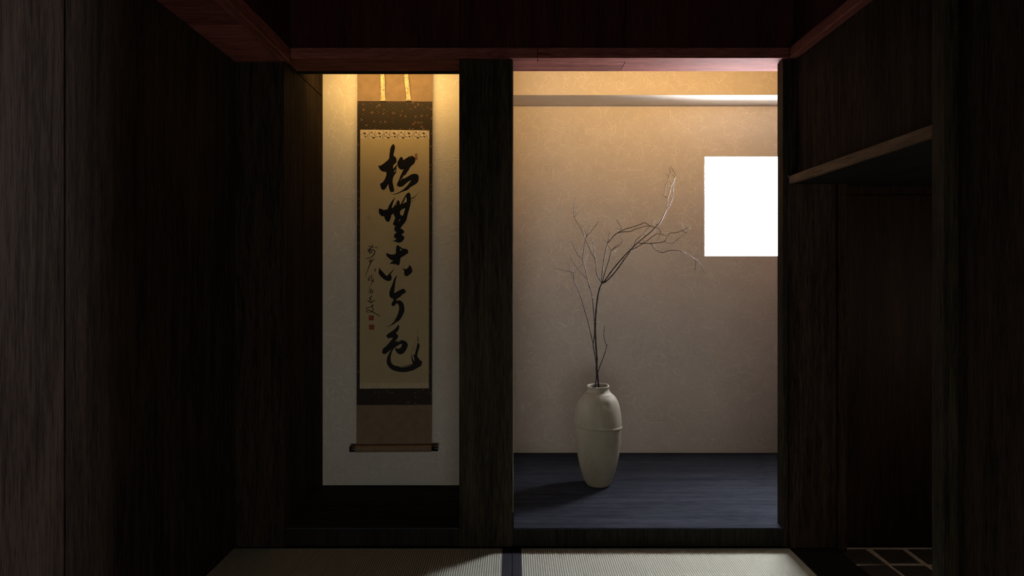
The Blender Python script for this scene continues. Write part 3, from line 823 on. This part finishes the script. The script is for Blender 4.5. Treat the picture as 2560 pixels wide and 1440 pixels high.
# ------------------------------------------------------------------ branches
def tube_path(path, seg=7):
    """path of (Vector, radius)"""
    v_, f_ = [], []
    n = len(path)
    u = None
    for i, (p, r) in enumerate(path):
        d = (path[min(i + 1, n - 1)][0] - path[max(i - 1, 0)][0]).normalized()
        if u is None: u = d.orthogonal().normalized()
        u = (u - d * u.dot(d)).normalized(); w_ = d.cross(u)
        for k in range(seg):
            t = 2 * math.pi * k / seg
            v_.append(p + (u * math.cos(t) + w_ * math.sin(t)) * r)
    for i in range(n - 1):
        for k in range(seg):
            j = (k + 1) % seg
            f_.append((i * seg + k, i * seg + j, (i + 1) * seg + j, (i + 1) * seg + k))
    f_ += [tuple(range(seg))[::-1], tuple(range((n - 1) * seg, n * seg))]
    return v_, f_

def grow(root, name, pts, d0, d1, r0, r1, org, sc, sm=4):
    """pts in crop pixels; the depth runs from d0 to d1"""
    full = [(org[0] + x / sc, org[1] + y / sc) for x, y in pts]
    L = [0]
    for a_, b_ in zip(full[:-1], full[1:]): L.append(L[-1] + math.hypot(b_[0] - a_[0], b_[1] - a_[1]))
    data = [(x, y, d0 + (d1 - d0) * l / L[-1], r0 + (r1 - r0) * l / L[-1]) for (x, y), l in zip(full, L)]
    cm = catmull(data, sm)
    path = []
    for i, (x, y, d, r) in enumerate(cm):
        node = 1.0
        if i % sm == 0 and 0 < i < len(cm) - 1: node = 1.22
        path.append((W(x, y, d), r * node * 1.25))
    v_, f_ = tube_path(path)
    o = link_mesh(name, v_, f_, M['bark'], root, smooth=True)
    # buds at the nodes
    rb = random.Random(int(pts[0][0] * 7 + pts[-1][1]))
    bm = bmesh.new(); nb = 0
    for i in range(sm, len(cm) - 1, sm):
        if rb.random() < 0.45 and r0 < 0.0018:
            p, r = path[i]; off = Vector((rb.uniform(-1, 1), rb.uniform(-1, 0), rb.uniform(0.2, 1))).normalized() * r
            bmesh.ops.create_icosphere(bm, subdivisions=1, radius=r * 1.15, matrix=Matrix.Translation(p + off)); nb += 1
    if nb: link_bm('buds', bm, M['bud'], o)['kind'] = 'stuff'
    else: bm.free()
    return o

G, S6 = (1370, 400), 4.5
H_, S7 = (1370, 700), 1440 / 270.0
MM = 0.001
base_w = Vector((VX, DV, VZ + 0.33))
br = empty('branch', (VX + 0.006, DV, VZ + 0.30))
tag(br, 'bare dark branch with the thicker stem and wide crown reaching toward the window', 'branch', 'bare branches in the vase')
# main stem (lower part in crop 7 coordinates)
grow(br, 'stem', [(690, 1560), (672, 1400), (658, 1270), (648, 1130), (652, 1050), (640, 900), (633, 760), (630, 600), (640, 420), (660, 240), (685, 120), (717, 45)], DV + 0.01, DV - 0.01, 3.0 * MM, 2.4 * MM, H_, S7)
grow(br, 'twig', [(660, 1240), (676, 1195), (715, 1090), (755, 980), (780, 885), (760, 820), (745, 740), (748, 670), (758, 605)], DV, DV - 0.06, 1.4 * MM, 0.7 * MM, H_, S7)
grow(br, 'twig', [(779, 885), (790, 872), (800, 855)], DV - 0.035, DV - 0.045, 0.9 * MM, 0.6 * MM, H_, S7)
K = (606, 1388); d0 = DV - 0.01
# four limbs from the fork
grow(br, 'twig', [K, (575, 1340), (548, 1280), (540, 1200), (530, 1115), (515, 1020), (505, 940), (495, 888)], d0, d0 - 0.05, 1.4 * MM, 0.9 * MM, G, S6)
grow(br, 'twig', [(530, 1115), (490, 1045), (463, 985), (418, 895), (400, 840), (383, 800), (340, 720), (298, 650), (290, 590), (290, 545), (293, 490), (308, 430)], d0 - 0.02, d0 + 0.05, 1.3 * MM, 0.6 * MM, G, S6)
grow(br, 'twig', [(298, 640), (310, 580), (320, 540), (328, 508)], d0 + 0.04, d0 + 0.06, 0.6 * MM, 0.5 * MM, G, S6)
grow(br, 'twig', [(305, 635), (330, 600), (355, 572)], d0 + 0.04, d0 + 0.02, 0.6 * MM, 0.5 * MM, G, S6)
grow(br, 'twig', [(290, 545), (305, 520), (312, 492)], d0 + 0.045, d0 + 0.06, 0.6 * MM, 0.5 * MM, G, S6)
grow(br, 'twig', [(383, 800), (395, 760), (420, 718)], d0 + 0.02, d0 + 0.05, 0.7 * MM, 0.5 * MM, G, S6)
grow(br, 'twig', [(395, 765), (378, 720)], d0 + 0.03, d0 + 0.035, 0.6 * MM, 0.5 * MM, G, S6)
grow(br, 'twig', [(418, 893), (433, 862), (480, 810), (530, 745), (575, 683)], d0, d0 - 0.05, 1.0 * MM, 0.6 * MM, G, S6)
grow(br, 'twig', [(433, 862), (455, 800), (478, 762), (470, 732)], d0 - 0.01, d0 + 0.02, 0.9 * MM, 0.6 * MM, G, S6)
grow(br, 'twig', [(430, 858), (415, 800), (408, 770)], d0 - 0.01, d0 + 0.01, 0.6 * MM, 0.45 * MM, G, S6)
# second limb
grow(br, 'limb', [K, (605, 1340), (612, 1240), (628, 1130), (645, 1030), (668, 938)], d0, d0 + 0.03, 1.6 * MM, 1.3 * MM, G, S6)
grow(br, 'twig', [(668, 938), (640, 905), (620, 860), (608, 830), (597, 800)], d0 + 0.03, d0 + 0.05, 0.9 * MM, 0.6 * MM, G, S6)
grow(br, 'twig', [(672, 930), (683, 880), (688, 840), (693, 820)], d0 + 0.03, d0 + 0.02, 1.2 * MM, 1.1 * MM, G, S6)
grow(br, 'twig', [(668, 938), (710, 890), (750, 845), (792, 815), (850, 785), (900, 768), (950, 755), (1010, 735), (1050, 720), (1087, 706), (1130, 730), (1165, 748), (1200, 758), (1238, 766), (1262, 795), (1275, 820)], d0 + 0.03, d0 - 0.10, 1.5 * MM, 0.8 * MM, G, S6)
grow(br, 'twig', [(1262, 795), (1255, 850), (1230, 908)], d0 - 0.09, d0 - 0.10, 0.7 * MM, 0.5 * MM, G, S6)
grow(br, 'twig', [(792, 818), (850, 808), (925, 804), (975, 780), (1050, 758), (1110, 744), (1165, 744), (1190, 710), (1200, 672)], d0 - 0.0, d0 + 0.06, 1.3 * MM, 0.6 * MM, G, S6)
# third limb
grow(br, 'limb', [K, (630, 1300), (660, 1200), (690, 1110), (710, 1022)], d0, d0 - 0.02, 1.4 * MM, 1.1 * MM, G, S6)
grow(br, 'twig', [(710, 1022), (690, 985), (668, 950)], d0 - 0.02, d0 + 0.02, 0.9 * MM, 0.7 * MM, G, S6)
grow(br, 'twig', [(710, 1022), (760, 985), (800, 968), (828, 930), (828, 860), (822, 800), (825, 765), (795, 715), (770, 672)], d0 - 0.02, d0 + 0.04, 1.0 * MM, 0.6 * MM, G, S6)
grow(br, 'twig', [(712, 1020), (750, 980), (795, 952), (800, 965)], d0 - 0.02, d0 - 0.05, 0.8 * MM, 0.5 * MM, G, S6)
grow(br, 'twig', [(820, 782), (785, 775), (755, 768)], d0 + 0.02, d0 + 0.05, 0.6 * MM, 0.4 * MM, G, S6)
# fourth and fifth limbs, side by side to the right
grow(br, 'limb', [K, (640, 1355), (700, 1270), (770, 1180), (840, 1100), (890, 1045), (930, 1010), (990, 950), (1040, 905), (1090, 862), (1140, 825), (1190, 775), (1240, 725), (1275, 680), (1305, 620), (1335, 552)], d0, d0 + 0.10, 2.0 * MM, 1.3 * MM, G, S6)
grow(br, 'limb', [K, (650, 1368), (720, 1300), (790, 1215), (850, 1130), (900, 1060), (930, 1015)], d0 + 0.004, d0 + 0.05, 2.0 * MM, 1.6 * MM, G, S6)
dB = d0 + 0.10
grow(br, 'twig', [(1335, 552), (1340, 490), (1345, 432), (1325, 415), (1308, 398), (1318, 340), (1322, 292), (1345, 235), (1362, 185), (1375, 125), (1362, 82)], dB, dB - 0.05, 1.0 * MM, 0.6 * MM, G, S6)
grow(br, 'twig', [(1362, 185), (1345, 170), (1330, 158)], dB - 0.035, dB - 0.04, 0.6 * MM, 0.45 * MM, G, S6)
grow(br, 'twig', [(1335, 552), (1365, 520), (1385, 475), (1402, 425), (1406, 370), (1410, 315), (1418, 260), (1428, 215), (1438, 175), (1420, 140), (1400, 105), (1380, 70)], dB, dB + 0.05, 1.1 * MM, 0.6 * MM, G, S6)
grow(br, 'twig', [(1345, 432), (1365, 380), (1380, 330), (1388, 292), (1410, 255), (1428, 205), (1415, 180), (1385, 150)], dB - 0.01, dB + 0.03, 0.9 * MM, 0.5 * MM, G, S6)
grow(br, 'twig', [(1388, 292), (1380, 262), (1365, 238)], dB + 0.005, dB - 0.01, 0.6 * MM, 0.45 * MM, G, S6)
grow(br, 'twig', [(1410, 318), (1400, 300), (1390, 290)], dB + 0.025, dB + 0.01, 0.7 * MM, 0.6 * MM, G, S6)
grow(br, 'twig', [(1402, 425), (1385, 415)], dB + 0.02, dB + 0.01, 0.6 * MM, 0.45 * MM, G, S6)
grow(br, 'twig', [(1225, 740), (1223, 718)], d0 + 0.08, d0 + 0.075, 0.9 * MM, 0.8 * MM, G, S6)
grow(br, 'twig', [(955, 985), (972, 945), (992, 900), (1040, 860), (1090, 815), (1112, 780), (1150, 752)], d0 + 0.055, d0 + 0.02, 1.0 * MM, 0.6 * MM, G, S6)
grow(br, 'twig', [(1090, 862), (1085, 835), (1086, 815)], d0 + 0.07, d0 + 0.06, 0.7 * MM, 0.5 * MM, G, S6)
grow(br, 'twig', [(930, 1015), (1000, 980), (1075, 935), (1130, 898), (1180, 858), (1228, 830), (1280, 840), (1338, 850)], d0 + 0.05, d0 - 0.06, 1.4 * MM, 0.7 * MM, G, S6)
grow(br, 'twig', [(1228, 830), (1230, 795)], d0 - 0.025, d0 - 0.03, 0.6 * MM, 0.45 * MM, G, S6)
grow(br, 'twig', [(1020, 935), (1075, 938), (1140, 938), (1200, 934), (1250, 930), (1312, 915), (1340, 870), (1370, 826), (1420, 822), (1465, 812), (1510, 793), (1550, 775), (1578, 755)], d0 + 0.055, d0 - 0.05, 1.4 * MM, 0.7 * MM, G, S6)
grow(br, 'twig', [(1510, 793), (1511, 755), (1510, 720)], d0 - 0.03, d0 - 0.04, 0.6 * MM, 0.45 * MM, G, S6)
grow(br, 'twig', [(1512, 796), (1535, 810), (1560, 815)], d0 - 0.03, d0 - 0.08, 1.1 * MM, 1.0 * MM, G, S6)
grow(br, 'twig', [(1312, 915), (1350, 932), (1405, 935), (1450, 900), (1520, 845), (1575, 805), (1605, 758)], d0 - 0.0, d0 + 0.08, 0.9 * MM, 0.6 * MM, G, S6)
grow(br, 'twig', [(1075, 938), (1076, 905), (1075, 885)], d0 + 0.045, d0 + 0.04, 0.6 * MM, 0.45 * MM, G, S6)
grow(br, 'twig', [(1140, 940), (1168, 948), (1190, 985), (1220, 1015), (1285, 1042), (1340, 1025), (1410, 1016), (1500, 1026), (1560, 1055), (1625, 1100), (1680, 1135), (1720, 1185), (1745, 1235), (1762, 1270)], d0 + 0.03, d0 - 0.10, 1.2 * MM, 0.7 * MM, G, S6)
grow(br, 'twig', [(1500, 1026), (1520, 1050), (1545, 1088)], d0 - 0.035, d0 - 0.05, 0.7 * MM, 0.45 * MM, G, S6)
grow(br, 'twig', [(1658, 1122), (1662, 1175), (1650, 1242)], d0 - 0.07, d0 - 0.06, 0.8 * MM, 0.6 * MM, G, S6)
grow(br, 'twig', [(948, 990), (945, 970), (938, 955)], d0 + 0.05, d0 + 0.04, 0.8 * MM, 0.6 * MM, G, S6)
grow(br, 'twig', [(925, 1015), (918, 1005), (912, 992)], d0 + 0.05, d0 + 0.03, 0.8 * MM, 0.6 * MM, G, S6)

br2 = empty('branch', (VX - 0.008, DV + 0.004, VZ + 0.30))
tag(br2, 'slender bare branch forking low and leaning to the left of the thicker stem', 'branch', 'bare branches in the vase')
e0 = DV - 0.02
grow(br2, 'stem', [(612, 1560), (632, 1390), (645, 1300), (642, 1180), (640, 1100), (622, 980), (605, 900), (602, 850)], DV + 0.004, e0, 1.9 * MM, 1.6 * MM, H_, S7)
grow(br2, 'twig', [(602, 850), (575, 740), (545, 610), (525, 520), (490, 410), (450, 270), (400, 130), (345, 5), (325, -60), (300, -120), (288, -160)], e0, e0 - 0.08, 1.3 * MM, 0.9 * MM, H_, S7)
grow(br2, 'limb', [(602, 850), (614, 770), (620, 680), (618, 560), (605, 380), (592, 240), (580, 170), (555, 90), (530, 0)], e0, e0 + 0.05, 1.6 * MM, 1.3 * MM, H_, S7)
e1 = e0 + 0.05
grow(br2, 'limb', [(468, 1440), (450, 1360), (425, 1250), (400, 1165), (390, 1110), (400, 1020), (410, 940), (418, 897)], e1, e1 + 0.0, 1.3 * MM, 0.9 * MM, G, S6)
grow(br2, 'twig', [(385, 1112), (350, 1085), (320, 1040), (290, 980), (250, 900)], e1, e1 + 0.04, 0.9 * MM, 0.6 * MM, G, S6)
grow(br2, 'twig', [(400, 1165), (425, 1130), (440, 1090), (453, 1045)], e1, e1 + 0.05, 0.8 * MM, 0.5 * MM, G, S6)
grow(br2, 'twig', [(440, 1338), (395, 1290), (350, 1245), (310, 1190), (268, 1130), (240, 1115), (215, 1097)], e1, e1 + 0.07, 0.9 * MM, 0.5 * MM, G, S6)
grow(br2, 'twig', [(268, 1130), (262, 1095), (256, 1062)], e1 + 0.055, e1 + 0.06, 0.6 * MM, 0.45 * MM, G, S6)
e2 = e0 - 0.075
grow(br2, 'twig', [(326, 1440), (305, 1390), (290, 1350), (292, 1310), (288, 1270), (270, 1235), (245, 1195), (218, 1160), (198, 1142)], e2 + 0.01, e2 - 0.02, 1.0 * MM, 0.6 * MM, G, S6)
grow(br2, 'twig', [(288, 1270), (330, 1230), (365, 1195), (400, 1165)], e2, e2 + 0.05, 0.9 * MM, 0.7 * MM, G, S6)
grow(br2, 'twig', [(288, 1270), (230, 1252), (175, 1240), (125, 1225), (75, 1212)], e2, e2 + 0.03, 0.8 * MM, 0.5 * MM, G, S6)
grow(br2, 'twig', [(175, 1240), (165, 1220), (150, 1200)], e2 + 0.015, e2 + 0.01, 0.5 * MM, 0.4 * MM, G, S6)
